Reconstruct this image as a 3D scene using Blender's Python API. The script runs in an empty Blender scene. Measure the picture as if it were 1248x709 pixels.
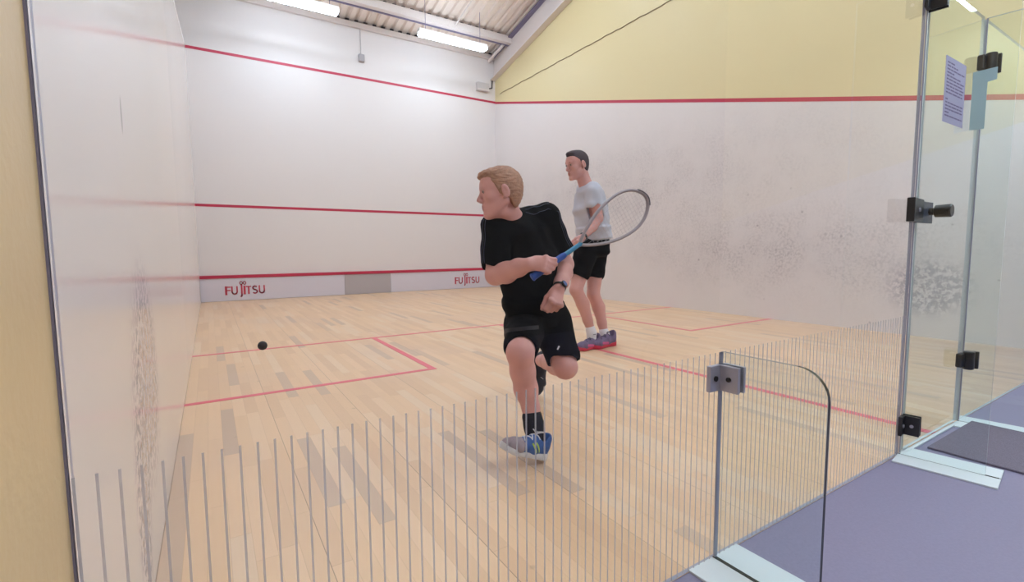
import bpy, bmesh, math, random
import numpy as np
from mathutils import Vector, Matrix
from mathutils.bvhtree import BVHTree
random.seed(7)
scene = bpy.context.scene
COL = scene.collection
# ------------------------------------------------------------------ camera model
CX, CY, CZ = .177, -.8414, .928
YAW, PIT, ROL, FPX = .5626, .085, .0074, 582.64
def ray(px, py):
    u, v = (px-624)/FPX, (354.5-py)/FPX
    c, s = math.cos(-ROL), math.sin(-ROL); u, v = c*u-s*v, s*u+c*v
    c, s = math.cos(PIT), math.sin(PIT); zc, yc = c+v*s, -s+v*c
    c, s = math.cos(YAW), math.sin(YAW)
    return Vector((u*c+zc*s, -u*s+zc*c, yc))
CAM = Vector((CX, CY, CZ))
def at(px, py, d): return CAM + ray(px, py)*d
R_ = Vector((math.cos(YAW), -math.sin(YAW), 0))      # to the right across the view
F_ = Vector((math.sin(YAW), math.cos(YAW), 0))       # away into the court
U_ = Vector((0, 0, 1))
# ------------------------------------------------------------------ materials
def lin(c): return tuple((x/255/12.92 if x/255 <= .04045 else ((x/255+.055)/1.055)**2.4) for x in c)
def mat(name, rgb, rough=.6, spec=.5, metal=0, coat=0, bump=0, bscale=60, var=0, vscale=8):
    m = bpy.data.materials.new(name); m.use_nodes = True
    nt = m.node_tree; b = nt.nodes['Principled BSDF']
    c = lin(rgb)
    b.inputs['Base Color'].default_value = (*c, 1)
    b.inputs['Roughness'].default_value = rough
    b.inputs['Specular IOR Level'].default_value = spec
    b.inputs['Metallic'].default_value = metal
    b.inputs['Coat Weight'].default_value = coat
    tc = nt.nodes.new('ShaderNodeTexCoord')
    if var:
        n = nt.nodes.new('ShaderNodeTexNoise'); n.inputs['Scale'].default_value = vscale; n.inputs['Detail'].default_value = 5
        nt.links.new(tc.outputs['Object'], n.inputs['Vector'])
        r = nt.nodes.new('ShaderNodeValToRGB')
        r.color_ramp.elements[0].position = .3; r.color_ramp.elements[1].position = .7
        r.color_ramp.elements[0].color = (*[x*(1-var) for x in c], 1); r.color_ramp.elements[1].color = (*[min(1, x*(1+var)) for x in c], 1)
        nt.links.new(n.outputs['Fac'], r.inputs['Fac']); nt.links.new(r.outputs['Color'], b.inputs['Base Color'])
    if bump:
        n2 = nt.nodes.new('ShaderNodeTexNoise'); n2.inputs['Scale'].default_value = bscale
        nt.links.new(tc.outputs['Object'], n2.inputs['Vector'])
        bp = nt.nodes.new('ShaderNodeBump'); bp.inputs['Strength'].default_value = bump; bp.inputs['Distance'].default_value = .005
        nt.links.new(n2.outputs['Fac'], bp.inputs['Height']); nt.links.new(bp.outputs['Normal'], b.inputs['Normal'])
    return m
class NT:
    """short-hand for building node graphs"""
    def __init__(s, m): s.t = m.node_tree; s.b = s.t.nodes.get('Principled BSDF')
    def n(s, typ, **kw):
        x = s.t.nodes.new(typ)
        for k, v in kw.items(): setattr(x, k, v)
        return x
    def l(s, a, b): s.t.links.new(a, b)
    def val(s, sock, v):
        if isinstance(v, (int, float)): sock.default_value = v
        else: s.l(v, sock)
    def m(s, op, a, b=0.0, c=None, clamp=False):
        x = s.n('ShaderNodeMath', operation=op); x.use_clamp = clamp
        s.val(x.inputs[0], a); s.val(x.inputs[1], b)
        if c is not None: s.val(x.inputs[2], c)
        return x.outputs[0]
    def noise(s, vec, scale, detail=4, rough=.5):
        x = s.n('ShaderNodeTexNoise'); x.inputs['Scale'].default_value = scale; x.inputs['Detail'].default_value = detail; x.inputs['Roughness'].default_value = rough
        s.l(vec, x.inputs['Vector']); return x.outputs['Fac']
    def mix(s, fac, a, b):
        x = s.n('ShaderNodeMix', data_type='RGBA'); s.val(x.inputs[0], fac)
        for i, v in ((6, a), (7, b)):
            if isinstance(v, tuple): x.inputs[i].default_value = (*v, 1)
            else: s.l(v, x.inputs[i])
        return x.outputs[2]
    def pos(s):
        g = s.n('ShaderNodeNewGeometry'); sp = s.n('ShaderNodeSeparateXYZ'); s.l(g.outputs['Position'], sp.inputs[0])
        return g.outputs['Position'], sp.outputs[0], sp.outputs[1], sp.outputs[2]
    def ramp(s, v, a, b):     # smooth 0..1 as v goes a..b
        x = s.n('ShaderNodeMapRange', interpolation_type='SMOOTHSTEP'); s.val(x.inputs[0], v); x.inputs[1].default_value = a; x.inputs[2].default_value = b
        return x.outputs[0]
    def blob(s, a, ca, ra, b, cb, rb):
        da = s.m('DIVIDE', s.m('SUBTRACT', a, ca), ra); db = s.m('DIVIDE', s.m('SUBTRACT', b, cb), rb)
        return s.m('POWER', 2.718, s.m('MULTIPLY', s.m('ADD', s.m('MULTIPLY', da, da), s.m('MULTIPLY', db, db)), -1.0))
def glass_mat(name, tint):
    m = bpy.data.materials.new(name); m.use_nodes = True; g = NT(m); g.t.nodes.clear()
    tr = g.n('ShaderNodeBsdfTransparent'); tr.inputs[0].default_value = (*tint, 1)
    gl = g.n('ShaderNodeBsdfGlossy'); gl.inputs['Roughness'].default_value = .01
    fr = g.n('ShaderNodeFresnel'); fr.inputs[0].default_value = 1.5
    ge = g.n('ShaderNodeNewGeometry')
    mx = g.n('ShaderNodeMixShader'); out = g.n('ShaderNodeOutputMaterial')
    g.l(g.m('MULTIPLY', fr.outputs[0], g.m('SUBTRACT', 1.0, ge.outputs['Backfacing'])), mx.inputs[0])
    g.l(tr.outputs[0], mx.inputs[1]); g.l(gl.outputs[0], mx.inputs[2]); g.l(mx.outputs[0], out.inputs[0])
    return m
def emit_mat(name, rgb, s):
    m = bpy.data.materials.new(name); m.use_nodes = True; g = NT(m)
    g.b.inputs['Base Color'].default_value = (.8, .8, .8, 1)
    g.b.inputs['Emission Color'].default_value = (*rgb, 1); g.b.inputs['Emission Strength'].default_value = s
    return m
M = {}
M['glass'] = glass_mat('clear glass', (.985, .985, .98))
M['glass_green'] = glass_mat('green tinted glass', (.958, .984, .980))
M['edge'] = mat('glass edge', (186, 198, 204), .25)
M['edge_glint'] = mat('glass edge painted glint', (226, 236, 238), .2)  # near-white colour stands in for the glint along the tall fins' edges
M['edge_violet'] = mat('violet grey edge seal', (150, 152, 172), .3)
M['edge_grey'] = mat('grey glass edge', (92, 94, 98), .4)
M['edge_dark'] = mat('dark glass edge', (38, 44, 44), .2)
M['red'] = mat('red line paint', (186, 40, 72), .45)
M['floor_red'] = mat('red floor paint', (226, 96, 112), .35)
M['tin'] = mat('tin white', (212, 206, 216), .4)
M['tin_grey'] = mat('tin grey panel', (178, 170, 172), .45)
M['logo'] = mat('logo red', (196, 62, 84), .5)
M['yellow_hall'] = mat('ochre hall wall paint', (214, 186, 138), .32, spec=.6, var=.03, vscale=5, bump=.15, bscale=60)
M['roof'] = mat('painted roof deck', (232, 218, 208), .55)
M['steel'] = mat('painted roof steel', (222, 212, 208), .5)
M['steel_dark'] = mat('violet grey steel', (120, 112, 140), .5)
M['dark_gap'] = mat('dark gap and gland', (50, 40, 44), .8)
M['lamp'] = emit_mat('lamp diffuser', (.75, .905, 1.07), 27)
M['lamp_front'] = emit_mat('front lamp diffuser', (.75, .905, 1.07), 19)
M['housing'] = mat('lamp housing white', (220, 218, 214), .4)
M['black'] = mat('black hardware', (32, 30, 34), .35)
M['gunmetal'] = mat('grey steel plate', (92, 92, 104), .35, metal=.3)
M['alu'] = mat('brushed aluminium', (176, 174, 188), .35, metal=.4)
M['hall_floor'] = mat('violet grey vinyl', (133, 127, 153), .5, var=.05, vscale=120, bump=.1, bscale=300)
M['mat'] = mat('charcoal mat', (116, 108, 122), .95, var=.25, vscale=300, bump=.6, bscale=400)
M['plate'] = mat('white floor plate', (214, 222, 226), .4)
M['paper'] = mat('lilac paper', (170, 162, 188), .8)
M['paper_blue'] = mat('pale blue paper', (160, 186, 196), .8)
M['ink'] = mat('grey print', (116, 100, 132), .8)
M['cable'] = mat('cable grey', (140, 122, 92), .6)
M['white_plastic'] = mat('white plastic', (206, 200, 200), .45)
M['grey_plastic'] = mat('grey plastic', (168, 164, 168), .5)
M['seam'] = mat('seam sealant', (136, 126, 140), .6)
M['ball'] = mat('black rubber', (38, 34, 38), .6)
M['hall_white'] = mat('hall back wall', (120, 114, 110), .8)
M['skin1'] = mat('fair pink skin', (213, 156, 149), .5, var=.05, vscale=14)
M['skin2'] = mat('ruddy skin', (206, 152, 146), .5, var=.05, vscale=14)
M['lip1'] = mat('lips', (176, 104, 100), .5)
M['lip2'] = mat('lips darker', (172, 112, 106), .5)
M['hair1'] = mat('strawberry blond hair', (172, 128, 104), .6, var=.16, vscale=60, bump=.5, bscale=120)
M['hair2'] = mat('short dark hair', (62, 50, 58), .7, var=.2, vscale=80, bump=.4, bscale=160)
M['brow1'] = mat('fair brow', (168, 116, 88), .7)
M['eye'] = mat('eye white', (158, 138, 130), .5)
M['iris'] = mat('iris', (60, 52, 52), .3)
M['shirt_black'] = mat('black sports shirt', (7, 7, 11), .9, spec=.12)
M['shorts_black'] = mat('black shorts', (7, 6, 10), .9, spec=.12)
M['stripe'] = mat('slate stripe', (78, 82, 108), .8)
M['hem'] = mat('charcoal hem', (34, 33, 40), .8)
M['shirt_grey'] = mat('pale blue grey shirt', (192, 194, 208), .85, var=.04, vscale=10)
M['white_cloth'] = mat('white cloth', (226, 224, 232), .8)
M['sock_black'] = mat('black sock', (18, 17, 22), .9)
M['shoe_blue'] = mat('blue mesh shoe', (52, 88, 150), .7, var=.15, vscale=60)
M['shoe_toe'] = mat('mauve grey shoe mesh', (150, 134, 140), .7, var=.1, vscale=60)
M['sole_white'] = mat('white sole', (206, 206, 212), .5)
M['lime'] = mat('lime stripe', (170, 200, 80), .5)
M['shoe_black'] = mat('black shoe', (28, 27, 34), .6)
M['shoe_purple'] = mat('purple grey shoe', (108, 92, 122), .7, var=.2, vscale=40)
M['pink'] = mat('pink flash', (206, 88, 140), .6)
M['sole_red'] = mat('red sole', (200, 44, 70), .5)
M['sole_navy'] = mat('navy sole', (52, 44, 74), .5)
M['grip'] = mat('blue racket grip', (38, 76, 158), .6, bump=.3, bscale=150)
M['grip_cyan'] = mat('cyan racket shaft', (66, 138, 178), .5)
M['frame'] = mat('silver grey racket frame', (158, 148, 154), .4)
M['bumper'] = mat('dark racket tip', (58, 50, 66), .4)
M['string'] = mat('racket string', (176, 168, 172), .5)
M['watch'] = mat('watch strap', (20, 20, 26), .4)
M['watch_face'] = mat('watch face', (96, 116, 170), .15)
# frosted lines
m = bpy.data.materials.new('frosted line'); m.use_nodes = True; g = NT(m)
g.b.inputs['Base Color'].default_value = (.68, .65, .68, 1); g.b.inputs['Roughness'].default_value = .8
g.b.inputs['Alpha'].default_value = .44; M['frost'] = m
# plaster court walls with ball marks
def wall_mat(name, kind):
    m = mat(name, (226, 219, 217), .5); g = NT(m); P, x, y, z = g.pos()
    base = lin((226, 219, 217))
    n1 = g.noise(P, 1.3, 4)
    c = g.mix(g.m('MULTIPLY', n1, .25), base, lin((212, 204, 203)))
    if kind == 'right':
        fine = g.noise(P, 38, 6, .7); med = g.noise(P, 3.0, 5, .6); fi2 = g.noise(P, 60, 3, .6)
        band = g.m('ADD', g.blob(y, 5.5, 3.6, z, 2.0, .75), g.m('MULTIPLY', g.blob(y, 2.6, 2.3, z, .85, .5), 1.25))
        sp = g.m('MULTIPLY', g.ramp(fine, .40, .68), g.ramp(med, .3, .66))
        d1 = g.m('MULTIPLY', band, g.m('ADD', g.m('MULTIPLY', sp, .46), .16), None, True)
        c = g.mix(d1, c, lin((150, 142, 146)))
        bl = g.blob(y, 1.02, .36, z, .52, .30)
        sp2 = g.m('MULTIPLY', g.ramp(g.noise(P, 26, 5, .7), .43, .56), g.ramp(bl, .15, .75))
        c = g.mix(g.m('MULTIPLY', sp2, .55), c, lin((118, 112, 130)))
        vo = g.n('ShaderNodeTexVoronoi'); vo.inputs['Scale'].default_value = 2.6; g.l(P, vo.inputs['Vector'])
        spot = g.m('MULTIPLY', g.ramp(vo.outputs['Distance'], .05, .03), g.ramp(z, 2.2, 1.2))
        c = g.mix(g.m('MULTIPLY', spot, .45), c, lin((110, 98, 104)))
        # yellow paint above the sloping out line
        up = g.m('GREATER_THAN', z, g.m('ADD', 2.15, g.m('MULTIPLY', y, 2.44/9.75)))
        c = g.mix(up, c, lin((221, 206, 160)))
    if kind == 'left':
        fine = g.noise(P, 34, 5, .7); med = g.noise(P, 5, 3)
        bl = g.m('ADD', g.blob(y, .95, .27, z, .55, .30), g.blob(y, .68, .10, z, .25, .22))
        sp = g.m('MULTIPLY', g.ramp(fine, .44, .56), g.ramp(bl, .10, .7))
        c = g.mix(g.m('MULTIPLY', sp, .75), c, lin((116, 112, 142)))
        c = g.mix(g.m('MULTIPLY', g.ramp(bl, 0, 1.2), .22), c, lin((150, 140, 158)))
        sp3 = g.blob(y, .80, .02, z, 1.29, .06)
        c = g.mix(g.m('MULTIPLY', g.ramp(sp3, .4, .7), .4), c, lin((120, 116, 130)))
        vo = g.n('ShaderNodeTexVoronoi'); vo.inputs['Scale'].default_value = 5; g.l(P, vo.inputs['Vector'])
        spot = g.m('MULTIPLY', g.ramp(vo.outputs['Distance'], .06, .03), g.ramp(g.noise(P, 1.7, 2), .5, .6))
        c = g.mix(g.m('MULTIPLY', spot, .4), c, lin((110, 100, 112)))
        g.b.inputs['Roughness'].default_value = .16
    g.l(c, g.b.inputs['Base Color'])
    bm_ = g.n('ShaderNodeBump'); bm_.inputs['Strength'].default_value = .06; bm_.inputs['Distance'].default_value = .004
    g.l(g.noise(P, 40, 4), bm_.inputs['Height'])
    if kind != 'left': g.l(bm_.outputs[0], g.b.inputs['Normal'])
    return m
M['wall_front'] = wall_mat('front wall plaster', 'front'); M['wall_right'] = wall_mat('right wall plaster', 'right'); M['wall_left'] = wall_mat('left wall plaster', 'left')
# maple strip floor
m = mat('maple strip floor', (218, 188, 156), .38); g = NT(m); P, x, y, z = g.pos()
row = g.m('FLOOR', g.m('DIVIDE', x, .062)); fx = g.m('FRACT', g.m('DIVIDE', x, .062))
w1 = g.n('ShaderNodeTexWhiteNoise', noise_dimensions='1D'); g.l(row, w1.inputs['W'])
v = g.m('ADD', g.m('DIVIDE', y, .75), g.m('MULTIPLY', w1.outputs['Value'], 7.3)); idn = g.m('FLOOR', v); fy = g.m('FRACT', v)
cb = g.n('ShaderNodeCombineXYZ'); g.l(row, cb.inputs[0]); g.l(idn, cb.inputs[1])
w2 = g.n('ShaderNodeTexWhiteNoise', noise_dimensions='2D'); g.l(cb.outputs[0], w2.inputs['Vector'])
cr = g.n('ShaderNodeValToRGB'); e = cr.color_ramp.elements
e[0].position = 0; e[0].color = (*lin((198, 170, 144)), 1); e[1].position = 1; e[1].color = (*lin((226, 198, 166)), 1)
for p_, c_ in ((.045, (203, 175, 147)), (.06, (217, 181, 144)), (.35, (223, 188, 149)), (.75, (228, 193, 155))):
    k = e.new(p_); k.color = (*lin(c_), 1)
g.l(w2.outputs['Value'], cr.inputs['Fac'])
mp = g.n('ShaderNodeMapping'); mp.inputs['Scale'].default_value = (60, 3, 1); g.l(P, mp.inputs['Vector'])
gr = g.noise(mp.outputs[0], 1.0, 5, .6)
c = g.mix(g.m('MULTIPLY', g.ramp(gr, .45, .75), .10), cr.outputs['Color'], lin((196, 160, 130)))
c = g.mix(g.m('MULTIPLY', g.ramp(g.noise(P, .9, 3), .45, .7), .25), c, lin((204, 178, 162)))
gap = g.m('MAXIMUM', g.m('LESS_THAN', fx, .022), g.m('LESS_THAN', fy, .003))
big = g.m('LESS_THAN', g.m('FRACT', g.m('DIVIDE', x, .434)), .006)
c = g.mix(g.m('MULTIPLY', gap, .3), c, lin((150, 112, 84)))
c = g.mix(g.m('MULTIPLY', big, .5), c, lin((96, 70, 58)))
vo = g.n('ShaderNodeTexVoronoi'); vo.inputs['Scale'].default_value = 3.1; g.l(P, vo.inputs['Vector'])
c = g.mix(g.m('MULTIPLY', g.ramp(vo.outputs['Distance'], .05, .03), .25), c, lin((120, 96, 84)))
g.l(c, g.b.inputs['Base Color']); M['floor'] = m
# ------------------------------------------------------------------ object helpers
def link(name, me, mats, parent=None, smooth=False):
    o = bpy.data.objects.new(name, me); COL.objects.link(o)
    for m in (mats if isinstance(mats, (list, tuple)) else [mats]): me.materials.append(m)
    if smooth:
        for p in me.polygons: p.use_smooth = True
    if parent is not None:
        o.parent = parent; o.matrix_parent_inverse = Matrix.Translation(-parent.location)
    return o
def tag(o, label, cat, group=None, kind=None):
    if label: o['label'] = label
    if cat: o['category'] = cat
    if group: o['group'] = group
    if kind: o['kind'] = kind
    return o
def empty(name, loc, label, cat, group=None):
    o = bpy.data.objects.new(name, None); COL.objects.link(o); o.location = loc; o.empty_display_size = .1
    return tag(o, label, cat, group)
class MB:
    """collects shapes into one mesh"""
    def __init__(s): s.v = []; s.f = []; s.mi = []
    def add(s, vs, fs, mi=0):
        n = len(s.v); s.v += [tuple(p) for p in vs]
        for i, f in enumerate(fs):
            s.f.append([n+j for j in f]); s.mi.append(mi[i] if isinstance(mi, list) else mi)
        return s
    def box(s, lo, hi, bev=0, mi=0, rot=None, axes=None, cen=None):
        lo, hi = Vector(lo), Vector(hi)
        bm = bmesh.new(); bmesh.ops.create_cube(bm, size=1)
        for v in bm.verts: v.co = Vector(((v.co[i]+.5)*(hi[i]-lo[i])+lo[i]) for i in range(3))
        if bev: bmesh.ops.bevel(bm, geom=bm.edges[:], offset=bev, segments=2, affect='EDGES', profile=.5)
        if axes:
            A = Matrix(axes).transposed()
            for v in bm.verts: v.co = A @ v.co + Vector(cen)
        bm.verts.index_update(); s.add([v.co for v in bm.verts], [[v.index for v in f.verts] for f in bm.faces], mi); bm.free(); return s
    def tube(s, pts, r, n=10, mi=0, closed=False, flat=None):
        pts = [Vector(p) for p in pts]; N = len(pts); rs = r if isinstance(r, list) else [r]*N
        rings = []; ref = Vector(flat) if flat else None
        for i, p in enumerate(pts):
            a = pts[(i-1) % N] if (closed or i) else p; b = pts[(i+1) % N] if (closed or i < N-1) else p
            t = (b-a).normalized()
            if ref is None or abs(ref.dot(t)) > .99: ref = t.orthogonal()
            e1 = (ref - t*ref.dot(t)).normalized(); e2 = t.cross(e1)
            if not flat: ref = e1
            q = rs[i]; q = q if isinstance(q, tuple) else (q, q)
            rings.append([p+e1*math.cos(2*math.pi*k/n)*q[0]+e2*math.sin(2*math.pi*k/n)*q[1] for k in range(n)])
        vs = [v for ring in rings for v in ring]; fs = []
        for i in range(N if closed else N-1):
            j = (i+1) % N
            for k in range(n): fs.append([i*n+k, i*n+(k+1) % n, j*n+(k+1) % n, j*n+k])
        if not closed: fs += [list(range(n))[::-1], [(N-1)*n+k for k in range(n)]]
        return s.add(vs, fs, mi)
    def prism(s, poly, axis, a, b, mi=0, side=None):
        """extrude a polygon (2-D points) along an axis"""
        def P3(p, t):
            return {0: (t, p[0], p[1]), 1: (p[0], t, p[1]), 2: (p[0], p[1], t)}[axis]
        n = len(poly); vs = [P3(p, a) for p in poly]+[P3(p, b) for p in poly]
        fs = [list(range(n)), list(range(n, 2*n))[::-1]]; ms = [mi, mi]
        for i in range(n): fs.append([i, i+n, (i+1) % n+n, (i+1) % n]); ms.append(mi if side is None else side[i] if isinstance(side, list) else side)
        return s.add(vs, fs, ms)
    def ball(s, c, r, mi=0, seg=20):
        bm = bmesh.new(); bmesh.ops.create_uvsphere(bm, u_segments=seg, v_segments=seg//2, radius=1)
        r = r if isinstance(r, (tuple, list)) else (r, r, r)
        s.add([Vector((v.co[i]*r[i]+c[i]) for i in range(3)) for v in bm.verts], [[v.index for v in f.verts] for f in bm.faces], mi); bm.free(); return s
    def build(s, name, mats, parent=None, smooth=False):
        me = bpy.data.meshes.new(name); me.from_pydata(s.v, [], s.f)
        for p, i in zip(me.polygons, s.mi): p.material_index = i
        bm = bmesh.new(); bm.from_mesh(me); bmesh.ops.recalc_face_normals(bm, faces=bm.faces[:]); bm.to_mesh(me); bm.free()
        o = link(name, me, mats, parent, smooth)
        if smooth:
            try: me.set_sharp_from_angle(angle=math.radians(40))
            except Exception: pass
        return o
def struct(o): o['kind'] = 'structure'; return o
# ------------------------------------------------------------------ the setting
W, L = 6.4, 9.75
XL, YB, RIDGE = -3.0, -3.4, 1.5
EAVE, SL = 5.68, .22
def roof_z(y): return EAVE+SL*(L-y) if y > RIDGE else EAVE+SL*(L-RIDGE)-SL*(RIDGE-y)
court = struct(MB().box((0, -.006, -.12), (W, L, 0)).build('floor', M['floor']))
struct(MB().box((0, YB, -.12), (W, -.006, -.002)).build('floor_hall', M['hall_floor']))
struct(MB().box((XL, 0, -.12), (-.2, L, -.002)).build('floor_neighbour', M['floor']))
wf = struct(MB().box((XL, L, -.12), (W+.2, L+.2, EAVE+.02)).build('wall_front', M['wall_front']))
gable = [(YB, -.12), (L, -.12), (L, roof_z(L)+.1), (RIDGE, roof_z(RIDGE)+.1), (YB, roof_z(YB)+.1)]
wr = struct(MB().prism(gable, 0, W, W+.2).build('wall_right', M['wall_right']))
lo_ = [(0.004, -.12), (L, -.12), (L, 4.60), (0.004, 2.15)]
wl = struct(MB().prism(lo_, 0, -.2, 0).build('wall_left', M['wall_left']))
struct(MB().prism([(YB, -.12), (-.004, -.12), (-.004, roof_z(0)), (YB, roof_z(YB))], 0, -.2, .0).build('wall_left_hall', M['yellow_hall']))
struct(MB().prism(gable, 0, XL-.2, XL).build('wall_left_far', M['wall_front']))
struct(MB().box((XL, YB-.2, -.12), (W+.2, YB, roof_z(YB)+.1)).build('wall_back', M['hall_white']))
struct(MB().box((-.002, -.007, 0), (.0025, .002, 2.2)).build('trim_1', M['seam']))
struct(MB().prism([(.004, 2.15), (L, 4.60), (L, 4.64), (.004, 2.19)], 0, -.21, .002).build('trim_2', M['white_plastic']))      # coping on the low left wall
struct(MB().box((2.78, -.022, -.002), (3.49, -.006, .006), .001).build('trim_3', M['plate']))
# corrugated roof
r = MB(); prof = []; pitch = .19; xx = XL
while xx < W+.1:
    prof += [(xx, .0), (xx+.10, .0), (xx+.125, .045), (xx+.165, .045)]; xx += pitch
vs, fs = [], []
for (x_, h_) in prof:
    vs += [(x_, L+.2, roof_z(L)+.03+h_), (x_, RIDGE, roof_z(RIDGE)+.03+h_), (x_, YB, roof_z(YB)+.03+h_)]
for i in range(len(prof)-1):
    for k in (0, 1): fs.append([3*i+k, 3*i+3+k, 3*i+4+k, 3*i+1+k])
r.add(vs, fs); r.box((XL, RIDGE, roof_z(RIDGE)+.3), (W, RIDGE+.05, roof_z(RIDGE)+.31))
ceil = struct(r.build('ceiling', M['roof']))
md = ceil.modifiers.new('thick', 'SOLIDIFY'); md.thickness = .01; md.offset = 1
# painted lines on walls and floor
lf = MB().box((0, L-.003, 4.57), (W, L, 4.62)); lf.build('out_line', M['red'], wf)
MB().box((0, L-.003, 1.775), (W, L, 1.825)).build('service_line', M['red'], wf)
MB().prism([(0, 2.125), (L, 4.565), (L, 4.615), (0, 2.175)], 0, W-.003, W).build('side_wall_line', M['red'], wr)
MB().box((0, 4.235, 0), (W, 4.285, .0015)).build('short_line', M['floor_red'], court)
MB().box((3.175, 0, 0), (3.225, 4.235, .0015)).build('half_court_line', M['floor_red'], court)
for a, b, s in ((0, 1.65, 1.6), (W-1.65, W, W-1.65)):
    MB().box((a, 2.61, 0), (b, 2.66, .0015)).box((s, 2.66, 0), (s+.05, 4.235, .0015)).build('service_box_line', M['floor_red'], court)
# ------------------------------------------------------------------ the tin and its lettering
tin = empty('tin', (W/2, L, 0), 'white tin board with red top rail along the foot of the front wall', 'tin')
MB().box((.004, L-.03, .004), (2.6, L-.001, .435), .003).build('side_panel', M['tin'], tin)
MB().box((3.61, L-.03, .004), (W-.004, L-.001, .435), .003).build('side_panel', M['tin'], tin)
MB().box((2.604, L-.028, .004), (3.606, L-.001, .435), .003).build('centre_panel', M['tin_grey'], tin)
MB().box((.002, L-.045, .435), (W-.002, L-.001, .495), .006).build('top_rail', M['red'], tin)
def stroke(mb, pts, w):
    for (a, b) in zip(pts, pts[1:]):
        a, b = Vector(a), Vector(b); t = (b-a).normalized(); n = Vector((-t.y, t.x))*w/2
        e = t*w*.25
        q = [a-e+n, a-e-n, b+e-n, b+e+n]
        mb.prism([(p.x, p.y) for p in q], 1, L-.033, L-.030)
def arc(cx, cy, rx, ry, a0, a1, n=10): return [(cx+rx*math.cos(math.radians(a0+(a1-a0)*i/n)), cy+ry*math.sin(math.radians(a0+(a1-a0)*i/n))) for i in range(n+1)]
def lettering(x0, wd, zb, h):
    mb = MB(); s = wd/6.7
    def T(pts): return [(x0+p[0]*s, zb+p[1]*h) for p in pts]
    t = .028
    stroke(mb, T([(.12, 0), (.12, 1)]), t*1.3); stroke(mb, T([(.12, .94), (.85, .94)]), t*.8); stroke(mb, T([(.12, .52), (.78, .52)]), t*.8)
    for ox in (1.1, 5.75):
        stroke(mb, T([(ox, 1), (ox, .35)]+arc(ox+.42, .35, .42, .32, 180, 360)+[(ox+.84, 1)]), t*.9)
    stroke(mb, T([(2.72, 1.25), (2.72, -.1)]+arc(2.5, -.1, .22, .22, 0, -80, 5)), t)                       # J drops below the line
    lp = [(2.95+.52*math.cos(a)/(1+math.sin(a)**2), 1.42+.55*math.sin(a)*math.cos(a)/(1+math.sin(a)**2)) for a in [2*math.pi*i/28 for i in range(29)]]
    stroke(mb, T(lp), t*.55)                                                                            # loop above the J
    stroke(mb, T([(3.2, 0), (3.2, 1)]), t*1.3)
    stroke(mb, T([(3.5, .94), (4.3, .94)]), t*.8); stroke(mb, T([(3.9, .94), (3.9, 0)]), t)
    stroke(mb, T(arc(4.97, .74, .36, .22, 40, 270, 8)+arc(4.97, .27, .38, .24, 90, -140, 8)), t*.9)
    return mb
for x0 in (.40, 5.20):
    lettering(x0, .67, .125, .15).build('lettering', M['logo'], tin)
# ------------------------------------------------------------------ roof steel and lamps
gb = empty('roof_rafter', (W, 5, 5.8), 'pale steel rafter sloping up along the yellow right wall', 'beam')
ya = L-.02; yb = RIDGE
def zr(y, o): return 5.095+o+SL*(9.76-y)
MB().prism([(ya, zr(ya, .02)), (yb, zr(yb, .02)), (yb, zr(yb, .52)), (ya, zr(ya, .52))], 0, 6.36, 6.398).build('web', M['steel'], gb)
MB().prism([(ya, zr(ya, 0)), (yb, zr(yb, 0)), (yb, zr(yb, .02)), (ya, zr(ya, .02))], 0, 6.25, 6.398).build('flange', M['steel'], gb)
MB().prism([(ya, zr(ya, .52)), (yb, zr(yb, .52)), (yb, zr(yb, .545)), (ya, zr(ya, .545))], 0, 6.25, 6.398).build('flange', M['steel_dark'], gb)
def purlin(y, lab):
    o = empty('roof_purlin', (3, y, roof_z(y)-.1), lab, 'beam', 'roof purlins')
    z = roof_z(y)+.02
    MB().box((XL, y-.10, z-.17), (6.35, y+.02, z-.155)).build('lip', M['steel'], o)
    MB().box((XL, y-.10, z-.156), (6.35, y-.085, z-.02)).build('web', M['steel'], o)
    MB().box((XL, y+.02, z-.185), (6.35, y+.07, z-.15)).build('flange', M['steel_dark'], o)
purlin(8.98, 'pale roof purlin nearest the front wall, just behind the strip lamps')
purlin(7.1, 'pale roof purlin farther back from the front wall, above the first one')
t = MB().tube([(4.92, 9.02, roof_z(9.02)-.10), (4.90, 7.1, roof_z(7.1)-.10)], .016, 8).build('sag_rod', M['steel'], smooth=True)
tag(t, 'thin pale sag rod running up the roof slope from the purlin', 'rod')
t = MB().tube([(6.2, 9.02, roof_z(9.02)-.16), (6.2, 9.70, roof_z(9.7)-.16)], .035, 10).build('roof_strut', M['steel'], smooth=True)
tag(t, 'short pale strut between purlin and front wall beside the rafter', 'strut')
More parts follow.
